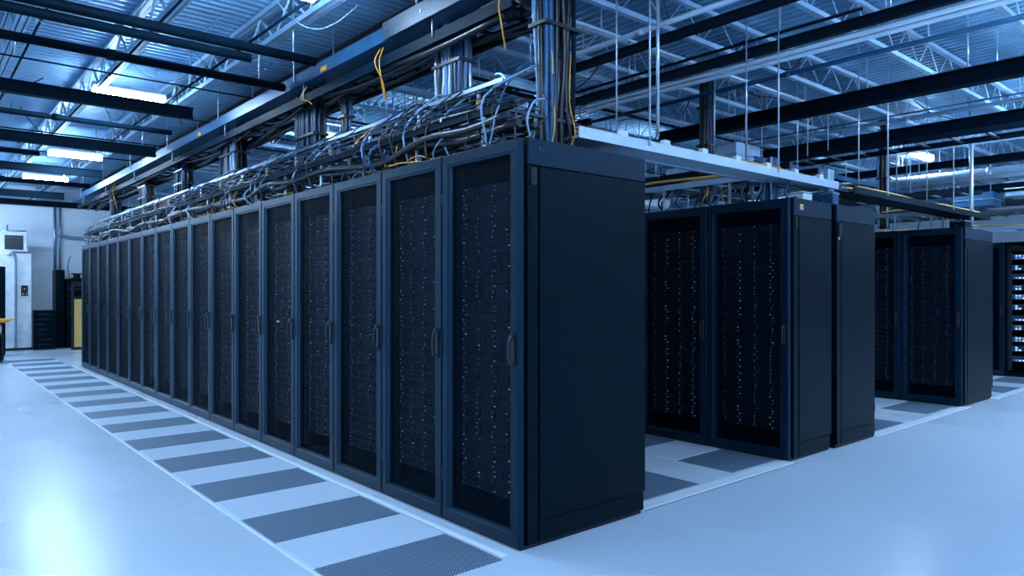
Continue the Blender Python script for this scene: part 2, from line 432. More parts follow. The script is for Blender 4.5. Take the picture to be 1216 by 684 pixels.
# second row: shallow cabinets in front, deeper ones back to back with them
kind2 = RackKind(0.70, 0.64, 1.945, 2)
kind2b = RackKind(0.70, 0.755, 1.945, 3)
r2 = []
for k in range(5):
    lab = ('front black cabinet at the near end of the second row, with tan sticker' if k == 0 else
           ORD[k] + ' black mesh-door cabinet from the near end of the second row')
    r2.append(kind2.build((4.955, 2.655+k*0.70, 0), lab, 'front cabinets of the second row', servers=k < 3, seed=40+k))
end_dress(r2[0], 0.64, 1.945)
st = obj('sticker', MB().box(0.135, 0.185, -0.0160, -0.0135, 1.86, 1.90, 0).box(0.137, 0.183, -0.0165, -0.016, 1.876, 1.884, 1).box(0.137,0.17,-0.0165,-0.016,1.866,1.870,1).data('sticker', ['ochre', 'seam_dark']), r2[0], label='tan sticker with dark lines')
b2 = []
for k in range(5):
    lab = ('black back cabinet with blank side, behind the second row end cabinet' if k == 0 else
           ORD[k] + ' back-to-back cabinet on the hidden side of the second row')
    t = kind2b.build((6.40, 2.640+(k+1)*0.70, 0), lab, 'back cabinets of the second row', servers=False, seed=60+k, flip=True)
    b2.append(t)
# side dressing for the rear cabinet (its own y=0 face looks away after the turn, so dress the other side)
def end_dress_flip(t, d, w_, h):
    for nm, (xa, xb, za, zb), m in (('corner_post', (d-0.075, d-0.006, 0.03, h-0.135), 'coat'), ('side_panel', (0.05, d-0.083, 0.128, h-0.135), 'coat'),
                                    ('top_band', (0.05, d-0.006, h-0.132, h-0.002), 'coat_band'), ('kick_panel', (0.05, d-0.083, 0.03, 0.124), 'coat')):
        obj(nm, MB().bbox(xa, xb, w_-0.004, w_+0.014, za, zb, 0.003).data(nm, m), t)
    obj('latch', MB().bbox(d-0.062, d-0.018, w_+0.012, w_+0.030, h-0.25, h-0.15, 0.004).data('latch', 'handle'), t)
    obj('latch_tag', MB().bbox(d-0.05, d-0.03, w_+0.012, w_+0.020, h-0.285, h-0.262, 0.002).data('latch_tag', 'ochre'), t, label='small tan tag')
end_dress_flip(b2[0], 0.755, 0.70, 1.945)
# third row
kind3 = RackKind(0.635, 0.98, 1.95, 4)
r3 = []
for k in range(5):
    lab = ('black server rack with blank side panel at the end of the third row' if k == 0 else
           ORD[k] + ' black server rack from the near end of the third row')
    r3.append(kind3.build((8.71, 2.69+k*0.635, 0), lab, 'racks of the third row', servers=k < 2, seed=80+k))
end_dress(r3[0], 0.98, 1.95)
# fourth row: an open-front rack at the picture's right edge, then closed ones
kind4 = RackKind(0.64, 0.85, 1.97, 5)
for k in range(1, 5):
    kind4.build((12.3, 2.61+k*0.64, 0), ('closed black rack beside the open rack at right picture edge' if k == 1 else ORD[k]+' black rack of the fourth row, behind the third row'),
                'racks of the fourth row', servers=False, seed=90+k)
t = kind4.build((12.3, 2.61, 0), 'open black rack full of lit equipment at the right picture edge', 'racks of the fourth row', servers=False, door=False)
obj('mounting_rail', kind4.posts, t); obj('mounting_rail', kind4.posts, t, (0, 0.64-0.097, 0))
def switch_mesh(seed):
    rnd = random.Random(seed); mb = MB(); W = 0.49; h = 0.085
    mb.box(0.02, 0.4, 0, W, 0.002, h-0.002, 0); mb.box(0.0, 0.02, 0.004, W-0.004, 0.004, h-0.004, 1)
    for r_ in range(2):
        for c in range(10):
            y0 = 0.03+c*0.043; z0 = 0.012+r_*0.034
            q = rnd.random(); mb.box(-0.004, 0, y0, y0+0.028, z0, z0+0.022, 2 if q < .5 else (3 if q < .72 else (5 if q < .78 else 4)))
    return mb.data('network_switch', ['server', 'steel_blue', 'led', 'led_dim', 'interior', 'ochre'])
sws = [switch_mesh(i) for i in range(4)]
z = 0.22; i = 0
while z < 1.72:
    obj('network_switch', sws[i % 4], t, (0.06, 0.075, z)); z += R(0.13, 0.19); i += 1
obj('cable_manager', MB().tube([(0.03,0.04,0),(0.03,0.60,0)], 0.045, 12).data('cable_manager', 'black'), t, (0, 0, 1.87))

# ------------------------------------------------------------------ roof steel
def joist(axis, fixed, a0, a1, z_top, dep, label, pan=0.6, cw=1.0):
    t = thing('roof_joist', label, 'joist', (0, 0, 0), 'open web roof joists')
    def P(a, z): return (fixed, a, z) if axis == 'y' else (a, fixed, z)
    t.location = P(a0, z_top-dep)
    o = Vector(t.location)
    def rel(p): return Vector(p)-o
    for z, s_ in ((z_top-0.02, 0.055*cw), (z_top-dep, 0.055*cw)):
        mb = MB(); off = Vector((0.022*cw, 0, 0)) if axis == 'y' else Vector((0, 0.022*cw, 0))
        mb.bar(rel(P(a0, z))-off, rel(P(a1, z))-off, 0.008, s_); mb.bar(rel(P(a0, z))+off, rel(P(a1, z))+off, 0.008, s_)
        mb.bar(rel(P(a0, z-0.024)), rel(P(a1, z-0.024)), 0.085*cw, 0.007)
        obj('chord', mb.data('chord', 'joist_paint'), t)
    zt, zb = z_top-0.03, z_top-dep
    up = MB().tube([(0,0,0), tuple(Vector(P(pan/2, 0))-Vector(P(0,0))+Vector((0,0,zt-zb)))], 0.011*cw, 6).data('web_bar', 'joist_paint')
    dn = MB().tube([(0,0,zt-zb), tuple(Vector(P(pan/2, 0))-Vector(P(0,0)))], 0.011*cw, 6).data('web_bar', 'joist_paint')
    a = a0
    while a < a1-pan:
        obj('web_bar', up, t, rel(P(a, zb))); obj('web_bar', dn, t, rel(P(a+pan/2, zb))); a += pan
JZ = ZC-0.06
for i, x in enumerate((-0.9, -0.1, 0.7, 1.5, 2.3)):
    joist('y', x, 3.2, 18.8, JZ, 0.28, 'pale zigzag-web roof joist above the left aisle, %s from the long row' % ORD[4-i])
for i, y in enumerate((1.6, 2.5, 3.4, 4.3, 5.2, 6.1, 7.0, 7.9, 8.8, 9.7, 10.8, 12.2, 14.0, 16.0)):
    joist('x', y, 3.45, 17.0, JZ, 0.28, 'pale zigzag-web roof joist over the right rows, %s from the front' % ORD[i], pan=0.5, cw=0.55)
girder = thing('roof_girder', 'grey steel roof girder above the long rack row', 'girder', (BAY-0.05, -6, JZ-0.3))
obj('web_plate', MB().box(-0.005, 0.005, 0.05, 24.9, 0.0, 0.3).data('web_plate', 'steel_grey'), girder)
for zz in (0.0, 0.29): obj('flange', MB().box(-0.07, 0.07, 0.05, 24.9, zz, zz+0.012).data('flange', 'steel_grey'), girder)

# dark pipes and channels hung across the left aisle
def hung_pipe(axis, fixed, a0, a1, z, r, m, label, group, shape='pipe', rods=2.2, name='ceiling_pipe', cat='pipe', h=None):
    t = thing(name, label, cat, (fixed, a0, z) if axis == 'y' else (a0, fixed, z), group)
    L_ = a1-a0
    e = (lambda a, dx=0, zz=0: (dx, a, zz)) if axis == 'y' else (lambda a, dx=0, zz=0: (a, dx, zz))
    if shape == 'pipe':
        obj('pipe', MB().tube([e(0), e(L_)], r, 12).data('pipe', m), t)
        a = 0.9
        cl = MB().tube([e(-0.03), e(0.03)], r*1.25, 12).data('coupling', m)
        while a < L_: obj('coupling', cl, t, e(a)); a += 2.6
    elif shape == 'double':
        obj('pipe', MB().tube([e(0,0,r*1.3), e(L_,0,r*1.3)], r, 10).data('pipe', m), t)
        obj('pipe', MB().tube([e(0,-r*0.7,-r*1.1), e(L_*0.93,-r*0.7,-r*1.1)], r*0.9, 10).data('pipe', m), t)
    else:   # C channel / I beam
        hh = h or r*2.2
        mb = MB(); mb.bar(e(0,0,0), e(L_,0,0), 0.012, hh); obj('web_plate', mb.data('web_plate', m), t)
        for s_ in (-1, 1):
            mb = MB(); mb.bar(e(0,0,s_*hh/2), e(L_,0,s_*hh/2), r*1.6, 0.012); obj('flange', mb.data('flange', m), t)
    a = 0.6
    rod = MB().tube([(0,0,0),(0,0,ZC-0.05-z)], 0.006, 5).data('hanger_rod', 'rod')
    while a < L_: obj('hanger_rod', rod, t, e(a)); a += rods
    return t
G1 = 'dark pipes across the left aisle'
for i, (y, xe, r, sh) in enumerate(((5.25, 2.48, 0.036, 'double'), (5.94, 2.52, 0.034, 'pipe'), (7.40, 2.20, 0.045, 'beam'), (8.43, 2.28, 0.028, 'pipe'),
                             (9.75, 2.45, 0.05, 'beam'), (10.8, 1.35, 0.03, 'pipe'), (12.1, 2.3, 0.045, 'beam'), (13.6, 2.4, 0.04, 'pipe'), (15.4, 2.3, 0.05, 'beam'))):
    hung_pipe('x', y, -4.9, xe, 3.0, r, 'steel_dark', ('paired dark pipes' if sh == 'double' else 'dark steel pipe' if sh == 'pipe' else 'dark steel beam') +
              ' crossing the left aisle ceiling, %s from the front' % ORD[i], G1, sh)
hung_pipe('x', 18.85, -4.9, 6.0, 3.20, 0.05, 'steel_dark', 'dark beam along the top of the far wall', G1, 'beam')

# beams and pipes running along the rack rows on the right
G2 = 'beams and pipes running over the right rows'
hung_pipe('y', 5.08, -3, 18.8, 3.02, 0.020, 'pale', 'pale blue pipe pair running over the aisle before the second row', G2, 'double')
hung_pipe('y', 5.00, -3, 18.8, 3.09, 0.028, 'steel_dark', 'dark shadow strip built as a beam above the pale pipe pair', G2, 'beam')  # dark beam shape stands in for the pipe pair's shadow
hung_pipe('y', 6.60, -3, 5.1, 2.99, 0.07, 'steel_dark', 'thick dark beam ending above the second row', G2, 'beam', h=0.125)
hung_pipe('y', 8.40, -3, 6.2, 2.98, 0.07, 'steel_dark', 'thick dark beam just before the third row', G2, 'beam', h=0.115)
hung_pipe('y', 8.30, -3, 6.2, 3.12, 0.022, 'pale', 'thin pale pipe on top of the third row beam', G2, 'pipe')
hung_pipe('y', 10.9, -3, 8.0, 2.98, 0.06, 'steel_dark', 'dark beam in front of the fourth row', G2, 'beam', h=0.09)
hung_pipe('y', 11.1, -3, 8.0, 2.86, 0.05, 'pale', 'pale duct pipe under the fourth row beam', G2, 'pipe')
hung_pipe('y', 12.9, -3, 9.0, 2.84, 0.05, 'steel_dark', 'dark beam above the fourth row racks', G2, 'beam', h=0.12)
hung_pipe('y', 14.2, -3, 9.0, 2.75, 0.05, 'steel_grey', 'grey beam beyond the fourth row', G2, 'beam', h=0.12)
hung_pipe('y', 3.80, -3, 18.8, 3.00, 0.018, 'pale', 'thin pale conduit nearest the long row on the right', G2, 'pipe')
hung_pipe('y', 4.40, -3, 18.8, 3.16, 0.025, 'steel_dark', 'dark channel between the thin conduit and pale pipes', G2, 'beam')
hung_pipe('y', 5.75, -3, 12.0, 3.10, 0.02, 'steel_blue', 'thin blue conduit over the second row cabinets', G2, 'pipe')
hung_pipe('y', 7.35, -3, 12.0, 3.14, 0.025, 'pale', 'pale conduit over the middle of the second aisle', G2, 'pipe')
hung_pipe('y', 9.60, -3, 12.0, 3.14, 0.025, 'joist_paint', 'pale conduit over the back of the third row', G2, 'pipe')

# thin conduits just under the joists
for i in range(26):
    m_ = random.choice(['pale', 'steel_dark', 'steel_blue', 'joist_paint', 'steel_dark'])
    nm = {'pale': 'pale', 'steel_dark': 'dark', 'steel_blue': 'blue', 'joist_paint': 'light blue'}[m_]
    if i < 9: hung_pipe('x', 3.6+i*1.25+R(-.3,.3), 3.4, R(9, 15), R(3.12, 3.27), R(0.008, 0.016), m_, 'thin %s conduit crossing over the right rows, %s from the front' % (nm, ORD[i]), 'thin crossing conduits on the right', 'pipe', rods=3.1)
    elif i < 16: hung_pipe('y', 3.6+(i-9)*1.2+R(-.3,.3), R(0.5, 2.5), R(8, 16), R(3.12, 3.27), R(0.008, 0.016), m_, 'thin %s conduit running along the right rows, %s from the left' % (nm, ORD[i-9]), 'thin lengthwise conduits on the right', 'pipe', rods=3.1)
    elif i < 21: hung_pipe('y', -0.4+(i-16)*0.62+R(-.1,.1), R(2, 4), 18.5, R(3.18, 3.27), R(0.006, 0.012), m_, 'thin %s conduit running along the left aisle ceiling, %s from the left' % (nm, ORD[i-16]), 'thin lengthwise conduits on the left', 'pipe', rods=3.1)
    else: hung_pipe('x', 5.6+(i-21)*1.5+R(-.3,.3), -3.0, 2.9, R(3.10, 3.2), R(0.006, 0.012), 'steel_dark', 'thin dark conduit crossing the left aisle ceiling, %s from the front' % ORD[i-21], 'thin crossing conduits on the left', 'pipe', rods=3.1)

# ------------------------------------------------------------------ cable trays
def ladder(axis, a0, a1, lat0, lat1, z, label, group, m_rail='steel_dark', m_rung=None, rail_h=0.05, rung=0.30, rods=None, rod_top=None, legs=None, name='cable_ladder', solid=False):
    e0 = (lat0, a0, z) if axis == 'y' else (a0, lat0, z)
    t = thing(name, label, 'cable tray', e0, group)
    W = lat1-lat0; L_ = a1-a0
    e = (lambda a, l, zz=0: (l, a, zz)) if axis == 'y' else (lambda a, l, zz=0: (a, l, zz))
    for l in (0, W):
        mb = MB(); mb.bar(e(0,l,0), e(L_,l,0), 0.010, rail_h)
        s_ = 1 if l == 0 else -1
        mb.bar(e(0,l+s_*0.012,rail_h/2-0.003), e(L_,l+s_*0.012,rail_h/2-0.003), 0.028, 0.006)
        mb.bar(e(0,l+s_*0.012,-rail_h/2+0.003), e(L_,l+s_*0.012,-rail_h/2+0.003), 0.028, 0.006)
        obj('side_rail', mb.data('side_rail', m_rail), t)
    if solid:
        mb = MB(); mb.bar(e(0,W/2,-rail_h/2+0.008), e(L_,W/2,-rail_h/2+0.008), W-0.01, 0.006); obj('tray_bottom', mb.data('tray_bottom', m_rail), t)
    else:
        rm = MB().bar(e(0,0.006,0), e(0,W-0.006,0), 0.026, 0.016).data('rung', m_rung or m_rail)
        a = rung/2
        while a < L_: obj('rung', rm, t, e(a,0,-rail_h*0.2)); a += rung
    if rods:
        top = rod_top or ZC-0.05
        rm = MB().tube([(0,0,0),(0,0,top-z)], 0.006, 5).data('hanger_rod', 'rod')
        a = rods*0.4
        while a < L_:
            obj('hanger_rod', rm, t, e(a,-0.012,0)); obj('hanger_rod', rm, t, e(a,W+0.012,0)); a += rods
    if legs:
        rm = MB().box(-0.008, 0.008, -0.008, 0.008, legs-z, 0).data('support_leg', 'rod')
        a = 0.25
        while a < L_:
            obj('support_leg', rm, t, e(a,0.02,-rail_h/2)); obj('support_leg', rm, t, e(a,W-0.02,-rail_h/2)); a += 0.645
    return t
Y_END = RY+17*0.645
ladder('y', 2.75, Y_END+0.3, 2.36, 2.95, 2.20, 'lower dark cable ladder just above the long row racks', 'ladders over the long row', 'steel_dark', 'steel_grey', legs=2.0, rung=0.16, rail_h=0.036)
ladder('y', 3.10, Y_END+0.3, 2.60, 3.02, 2.45, 'upper cable ladder standing over the lower one above the long row', 'ladders over the long row', 'zinc', 'steel_dark', legs=2.24, rung=0.32, rail_h=0.024)
wire = MB().tube([(0,0,0),(0,Y_END+0.2-2.8,0)], 0.004, 5).data('basket_wire', 'steel_grey')
bk = thing('wire_basket', 'wire basket tray between the two ladders over the long row', 'cable tray', (2.34, 2.8, 2.22))
for dx, dz in ((0,0.02),(0,0.05),(0,0.08),(0.10,0.015),(0.25,0.015),(0.4,0.015),(0.62,0.05),(0.62,0.08)): obj('basket_wire', wire, bk, (dx, 0, dz))
hoop = MB().tube([(0,0,0.08),(0,0,0.01),(0.62,0,0.01),(0.62,0,0.08)], 0.004, 5).data('hoop', 'steel_grey')
yy = 0.05
while yy < Y_END-2.7: obj('hoop', hoop, bk, (0, yy, 0)); yy += 0.215
t = thing('end_trough', 'blue curved end plate closing the upper ladder near the thick bundle', 'end plate', (2.59, 3.06, 2.44))
V = []; nn = 6
for xx in (0, 0.42):
    for q in range(nn+1):
        a = q/nn*math.pi/2; V.append((xx, 0.0+0.10*(1-math.cos(a)), 0.075*math.sin(a)-0.02)); V.append((xx, 0.012+0.09*(1-math.cos(a)), 0.075*math.sin(a)-0.028))
F = []
k2 = 2*(nn+1)
for q in range(nn): F += [(2*q, 2*q+2, k2+2*q+2, k2+2*q), (2*q+1, k2+2*q+1, k2+2*q+3, 2*q+3), (2*q, 2*q+1, 2*q+3, 2*q+2), (k2+2*q, k2+2*q+2, k2+2*q+3, k2+2*q+1)]
F += [(0, k2, k2+1, 1), (2*nn, 2*nn+1, k2+2*nn+1, k2+2*nn)]
obj('plate', MB().add(V, F).data('plate', 'joist_paint'), t); obj('lip', MB().box(0, 0.42, -0.006, 0.004, -0.034, -0.018).data('lip', 'pale'), t)
for k in range(16):
    tag(obj('tie_wrap', MB().bbox(-0.011, 0.011, -0.011, 0.011, 0, R(0.02, 0.06), 0.002).data('tie_wrap', 'amber' if k % 3 else 'yellow'), None, (2.62, 3.35+0.645*k, 2.27+R(0, 0.08))),
        'yellow tie wrap on the %s upper ladder leg from the front' % ORD[k], 'tie wrap', 'yellow tie wraps on ladder legs')
# the big overhead tray
ladder('y', 3.15, 16.2, 2.56, 2.90, 3.03, 'blue overhead cable tray high above the long row', 'overhead trays above the long row', 'steel_blue', 'steel_dark', rail_h=0.10, rods=1.9, solid=True, name='cable_tray')
ladder('y', 3.00, 15.8, 2.58, 2.92, 2.86, 'dark cable tray slung under the blue overhead tray', 'overhead trays above the long row', 'steel_dark', 'steel_dark', rail_h=0.07, rods=1.9, rod_top=2.99, name='cable_tray')
t = thing('splice_plate', 'grey cover plate on the near end of the blue overhead tray', 'cover plate', (2.535, 3.35, 3.03))
obj('plate', MB().bbox(-0.012, 0.0, 0, 0.95, -0.062, 0.062, 0.003).data('plate', 'steel_grey'), t)
for yy in (0.06, 0.47, 0.89): obj('bolt', MB().tube([(-0.018,yy,0.0),(-0.010,yy,0.0)], 0.010, 6).data('bolt', 'zinc'), t)
for i, yy in enumerate((4.05, 5.2, 6.0, 8.3, 10.9)):
    tt = tag(obj('tray_marker', MB().bbox(-0.006, 0.0, 0, R(0.05, 0.12), 0, 0.04, 0.001).data('tray_marker', 'yellow'), None, (2.553, yy, R(2.98, 3.03))), 'small yellow marker on the side of the blue overhead tray', 'marker', 'yellow tray markers')
    tt['label'] = '%s small yellow marker from the front on the blue overhead tray' % ORD[i]
# cross tray towards the right rows
t = ladder('x', 2.84, 5.92, 2.74, 2.98, 2.128, 'pale cable tray with yellow fibre crossing from long row to second row', None, 'pale', 'zinc', rail_h=0.062, rods=1.5, solid=True, name='cable_tray')
obj('upstand', MB().box(0.05, 1.45, 0.228, 0.236, 0.02, 0.11).data('upstand', 'steel_grey'), t)
for i in range(7):
    obj('bracket', MB().bbox(0.35+i*0.40, 0.41+i*0.40, -0.008, 0.03, 0.015, 0.06, 0.004).data('bracket', 'white_plastic'), t)
for i in range(4):
    cable('fibre_cable', [(2.9+0.49*k, 2.765+i*0.035+R(-.012,.012), 2.150+R(0,.022)) for k in range(7)], 0.010, 'yellow' if i < 3 else 'amber', '%s yellow fibre cable from the front in the pale cross tray' % ORD[i], 'cable', 'yellow fibres in the cross tray')
t = ladder('x', 6.25, 9.9, 2.76, 3.00, 2.13, 'dark cable tray crossing from second row to third row', None, 'steel_dark', 'steel_grey', rail_h=0.06, rods=1.7, solid=True, name='cable_tray')
for i in range(3):
    cable('fibre_cable', [(6.3+0.55*k, 2.79+i*0.05+R(-.01,.01), 2.155+R(0,.02)) for k in range(7)], 0.011, 'ochre' if i < 2 else 'cable_pale', '%s fibre cable from the front in the dark cross tray' % ORD[i], 'cable', 'tan fibres in the dark cross tray')
# support post at the end of the pale tray
t = thing('support_post', 'pale steel post carrying the cross tray end above the second row', 'post', (5.95, 2.85, 1.945))
obj('post', MB().bbox(-0.05, 0.05, -0.04, 0.04, 0.012, 0.33, 0.006).data('post', 'zinc'), t)
obj('base_plate', MB().bbox(-0.09, 0.09, -0.08, 0.08, 0, 0.012, 0.003).data('base_plate', 'zinc'), t)
for s_ in (-0.10, 0.10): obj('strut', MB().tube([(s_,0,0.01),(s_,0,0.30)], 0.014, 8).data('strut', 'pale'), t)

# ladders above the right rows
G3 = 'ladders over the right rows'
ladder('y', 2.95, 8.0, 5.02, 5.40, 2.14, 'pale cable ladder along the top front of the second row', G3, 'pale', 'zinc', legs=1.945, rail_h=0.045)
ladder('y', 3.05, 8.0, 5.70, 6.20, 2.32, 'dark cable ladder over the back of the second row', G3, 'steel_dark', 'steel_grey', rods=1.8)
ladder('y', 2.80, 8.0, 8.85, 9.25, 2.14, 'pale cable ladder along the top of the third row', G3, 'zinc', 'zinc', legs=1.95, rail_h=0.045)
ladder('y', 2.80, 9.0, 9.35, 9.75, 2.42, 'grey cable ladder high behind the third row', G3, 'steel_grey', 'zinc', rods=2.0)
ladder('y', 1.2, 9.0, 12.3, 12.8, 2.18, 'pale cable ladder over the fourth row', G3, 'pale', 'zinc', rods=2.0, rail_h=0.06)
ladder('y', 0.8, 9.0, 13.1, 13.6, 2.50, 'grey cable ladder high behind the fourth row', G3, 'steel_grey', 'zinc', rods=2.0)
ladder('y', -1, 16.0, 7.5, 7.95, 2.72, 'dark cable ladder high over the aisle between second and third rows', G3, 'steel_dark', 'steel_grey', rods=2.0)
ladder('y', -1, 16.0, 10.2, 10.6, 2.66, 'pale cable ladder high over the aisle before the fourth row', G3, 'zinc', 'steel_grey', rods=2.0)
for i, (y, z, xa, xb, m_) in enumerate(((5.2, 2.52, 3.4, 13, 'steel_dark'), (6.6, 2.74, 3.4, 14, 'zinc'), (8.2, 2.48, 3.4, 14, 'steel_grey'), (10.0, 2.70, 3.4, 14, 'steel_dark'), (3.9, 2.60, 6.6, 15, 'steel_blue'), (12.5, 2.55, 3.4, 15, 'zinc'))):
    ladder('x', xa, xb, y, y+0.4, z, '%s crosswise cable ladder from the front above the right rows' % ORD[i], 'crosswise ladders above the right rows', m_, 'steel_grey', rods=2.1, rung=0.4)

# tall conduit posts on the right
tag(obj('conduit_riser', MB().tube([(0,0,0),(0,0,0.98)], 0.022, 8).data('conduit_riser', 'rod'), None, (9.3, 2.78, 1.95)), 'pale vertical conduit rising from the top of the third row', 'conduit')
tag(obj('conduit_riser', MB().tube([(0,0,0),(0,0,1.2)], 0.011, 8).data('conduit_riser', 'rod'), None, (3.66, 2.84, 2.24)), 'thick pale hanger pipe rising from the cross tray', 'conduit')
tag(obj('conduit_riser', MB().tube([(0,0,0),(0,0,1.2)], 0.006, 8).data('conduit_riser', 'rod'), None, (3.58, 2.84, 2.24)), 'thin pale hanger pipe rising from the cross tray', 'conduit')

# ------------------------------------------------------------------ cable bundles
def riser(x, y, z0, z1, nx, ny, r, dx, dy, label, mats, flare=0.0, name='cable_riser', wig=0.006):
    t = thing(name, label, 'cable bundle', (x, y, z0), 'vertical cable bundles')
    for i in range(nx):
        for j in range(ny):
            bx, by = (i-(nx-1)/2)*dx, (j-(ny-1)/2)*dy
            m_ = random.choice(mats); H = z1-z0; rr = r*R(0.75, 1.2)
            pts = [(bx+R(-1,1)*flare, by+R(-1,1)*flare, 0), (bx+R(-1,1)*flare*0.3, by+R(-1,1)*flare*0.3, H*0.15)]
            pts += [(bx+R(-wig,wig), by+R(-wig,wig), H*q) for q in (0.35, 0.6, 0.8)] + [(bx, by, H)]
            obj('cable', MB().tube(smooth_path(pts, 3), rr, 6).data('cable', m_), t)
    for q in (0.45, 0.75):
        w2, d2 = nx*dx/2+0.008, ny*dy/2+0.008
        obj('cable_tie', MB().box(-w2, w2, -d2, d2, (z1-z0)*q, (z1-z0)*q+0.02).data('cable_tie', 'cable_black'), t)
    return t
DK = ['cable_black']*5 + ['cable_blue']*2 + ['steel_dark', 'steel_dark', 'steel_blue', 'cable_pale']
riser(2.77, 2.86, 2.0, 3.55, 6, 3, 0.016, 0.042, 0.04, 'thick dark cable bundle rising to the roof behind the nearest rack', DK, flare=0.05, wig=0.014)
riser(2.74, 3.77, 2.47, 3.0, 3, 8, 0.016, 0.04, 0.036, 'pale and dark cable bundle dropping from the blue tray near its front', ['cable_pale', 'zinc', 'zinc', 'cable_black', 'steel_blue', 'cable_blue'])
riser(2.74, 5.90, 2.25, 3.0, 3, 9, 0.018, 0.045, 0.045, 'dark cable bundle dropping from the blue tray, second from the front', DK)
riser(2.78, 5.32, 2.47, 2.9, 2, 3, 0.014, 0.04, 0.035, 'slim dark cable bundle between the two front drops', DK)
riser(2.74, 7.80, 2.47, 3.0, 3, 10, 0.02, 0.045, 0.05, 'blue and dark cable bundle dropping at the middle of the long row', DK)
riser(2.74, 9.6, 2.35, 2.9, 3, 6, 0.02, 0.045, 0.06, 'cable bundle dropping in the far half of the long row', DK)
riser(2.74, 11.4, 2.35, 2.9, 3, 7, 0.02, 0.045, 0.06, 'cable bundle dropping near the far end of the long row', DK)
riser(2.74, 13.4, 2.1, 2.95, 3, 5, 0.02, 0.045, 0.06, 'cable bundle beside the farthest rack', DK)
riser(5.22, 2.95, 1.96, 2.30, 4, 3, 0.012, 0.03, 0.03, 'short blue cable bundle entering the second row end cabinet', ['cable_blue', 'steel_blue', 'cable_black', 'cable_pale'])
riser(5.9, 4.0, 2.1, 3.3, 3, 3, 0.014, 0.04, 0.04, 'dark cable bundle rising behind the second row', DK)
riser(8.95, 3.6, 2.0, 3.3, 3, 3, 0.014, 0.04, 0.04, 'dark cable bundle rising above the third row', DK)

# cables lying in the trays of the long row
for i in range(9):
    m_ = ['cable_black','cable_black','cable_blue','cable_pale','cable_black','steel_blue','yellow','cable_black','zinc'][i]
    pts = []; y = 2.8+R(0,0.2); x0 = 2.42+i*0.058
    while y < Y_END+0.2:
        pts.append((x0+R(-.03,.03), y, 2.225+R(0,.05))); y += R(0.35, 0.7)
    cable('tray_cable', pts, R(0.010, 0.018), m_, '%s loose cable from the aisle side along the lower ladder' % ORD[i], 'cable', 'cables on the lower ladder', sm=3)
for i in range(6):
    m_ = ['cable_black','cable_pale','cable_blue','cable_black','steel_blue','cable_pale'][i]
    pts = []; y = 3.2+R(0,0.3); x0 = 2.66+i*0.06
    while y < Y_END+0.2:
        pts.append((x0+R(-.025,.025), y, 2.475+R(0,.03))); y += R(0.4, 0.8)
    cable('tray_cable', pts, R(0.009, 0.015), m_, '%s loose cable from the aisle side along the upper ladder' % ORD[i], 'cable', 'cables on the upper ladder', sm=3)
for i in range(5):
    pts = []; y = 3.1; x0 = 2.62+i*0.06
    while y < 15.6:
        pts.append((x0+R(-.02,.02), y, 2.84+R(-.05,.06))); y += R(0.5, 0.9)
    cable('tray_cable', pts, 0.022, 'cable_black', '%s thick black cable from the left in the dark overhead tray' % ORD[i], 'cable', 'cables in the dark overhead tray', sm=3)
# fat dark trunk under the lower ladder
for i in range(5):
    pts = []; y = 2.72
    while y < Y_END+0.1:
        pts.append((2.34+i*0.045+R(-.03,.03), y, 2.09+R(-.03,.05))); y += R(0.3, 0.6)
    cable('trunk_cable', pts, R(0.012, 0.022), 'cable_black', '%s fat black trunk cable from the aisle under the lower ladder' % ORD[i], 'cable', 'black trunk cables', sm=3)

# drops between ladders and racks: short loops of every colour
cols = ['cable_black']*10 + ['cable_blue']*5 + ['cable_pale']*4 + ['yellow', 'amber', 'zinc']
for k in range(17):
    for j in range(13 if k < 12 else 8):
        y = RY+0.645*k+R(0.05, 0.6); x = R(2.31, 2.5); m_ = random.choice(cols)
        zt = random.choice((2.2, 2.2, 2.45)); xt = x+R(0.0, 0.12) if zt < 2.3 else R(2.58, 2.68)
        bow = R(-0.16, 0.16)
        pts = [(x, y, 2.003), (x-R(0, .04), y+bow*0.4, 2.05), (x-R(-.02, .05), y+bow, (2.05+zt)/2), (xt-0.02, y+bow*0.6, zt+0.015), (xt+0.05, y+bow*0.2, zt+0.04)]
        nm = {'yellow': 'yellow', 'amber': 'amber', 'cable_black': 'black', 'cable_blue': 'blue', 'cable_pale': 'pale', 'zinc': 'grey'}[m_]
        cable('patch_cable', pts, R(0.003, 0.0065), m_, '%s patch cable above the %s rack of the long row, reaching the %s ladder' % (nm, ORD[k], 'lower' if zt < 2.3 else 'upper'), 'cable', '%s patch cables over the long row' % nm, sm=4, n=5)
    # flat lying slack on rack tops
    for j in range(3 if k < 10 else 1):
        y = RY+0.645*k+R(0.0, 0.3); m_ = random.choice(['yellow', 'amber', 'ochre', 'cable_black', 'cable_pale'])
        x = R(2.33, 2.40); pts = [(x, y, 2.015)]
        for q in range(4): pts.append((x+R(-.03,.05), y+0.1*(q+1), 2.012+R(0,.035)))
        nm = {'yellow': 'yellow', 'amber': 'amber', 'ochre': 'tan', 'cable_black': 'black', 'cable_pale': 'pale'}[m_]
        cable('slack_cable', pts, R(0.003, 0.005), m_, '%s slack cable lying on top of the %s long row rack' % (nm, ORD[k]), 'cable', '%s slack cables on rack tops' % nm, sm=3, n=5)
# yellow drops from the overhead tray
for (y, zb, n_) in ((4.38, 2.60, 2), (3.06, 2.60, 1), (5.6, 2.8, 1), (12.6, 2.55, 2)):
    for q in range(n_):
        yy = y+R(-.03,.03)
        cable('yellow_drop_cable', [(2.57, yy, 2.95), (2.53+R(-.02,.02), yy+R(-.03,.03), 2.85), (2.55+R(-.03,.03), yy+R(-.05,.05), (2.85+zb)/2), (2.6, yy+R(-.04,.04), zb)], 0.0045, 'yellow',
              'yellow cable hanging down from the overhead tray', 'cable', 'yellow cables hanging from the overhead tray')
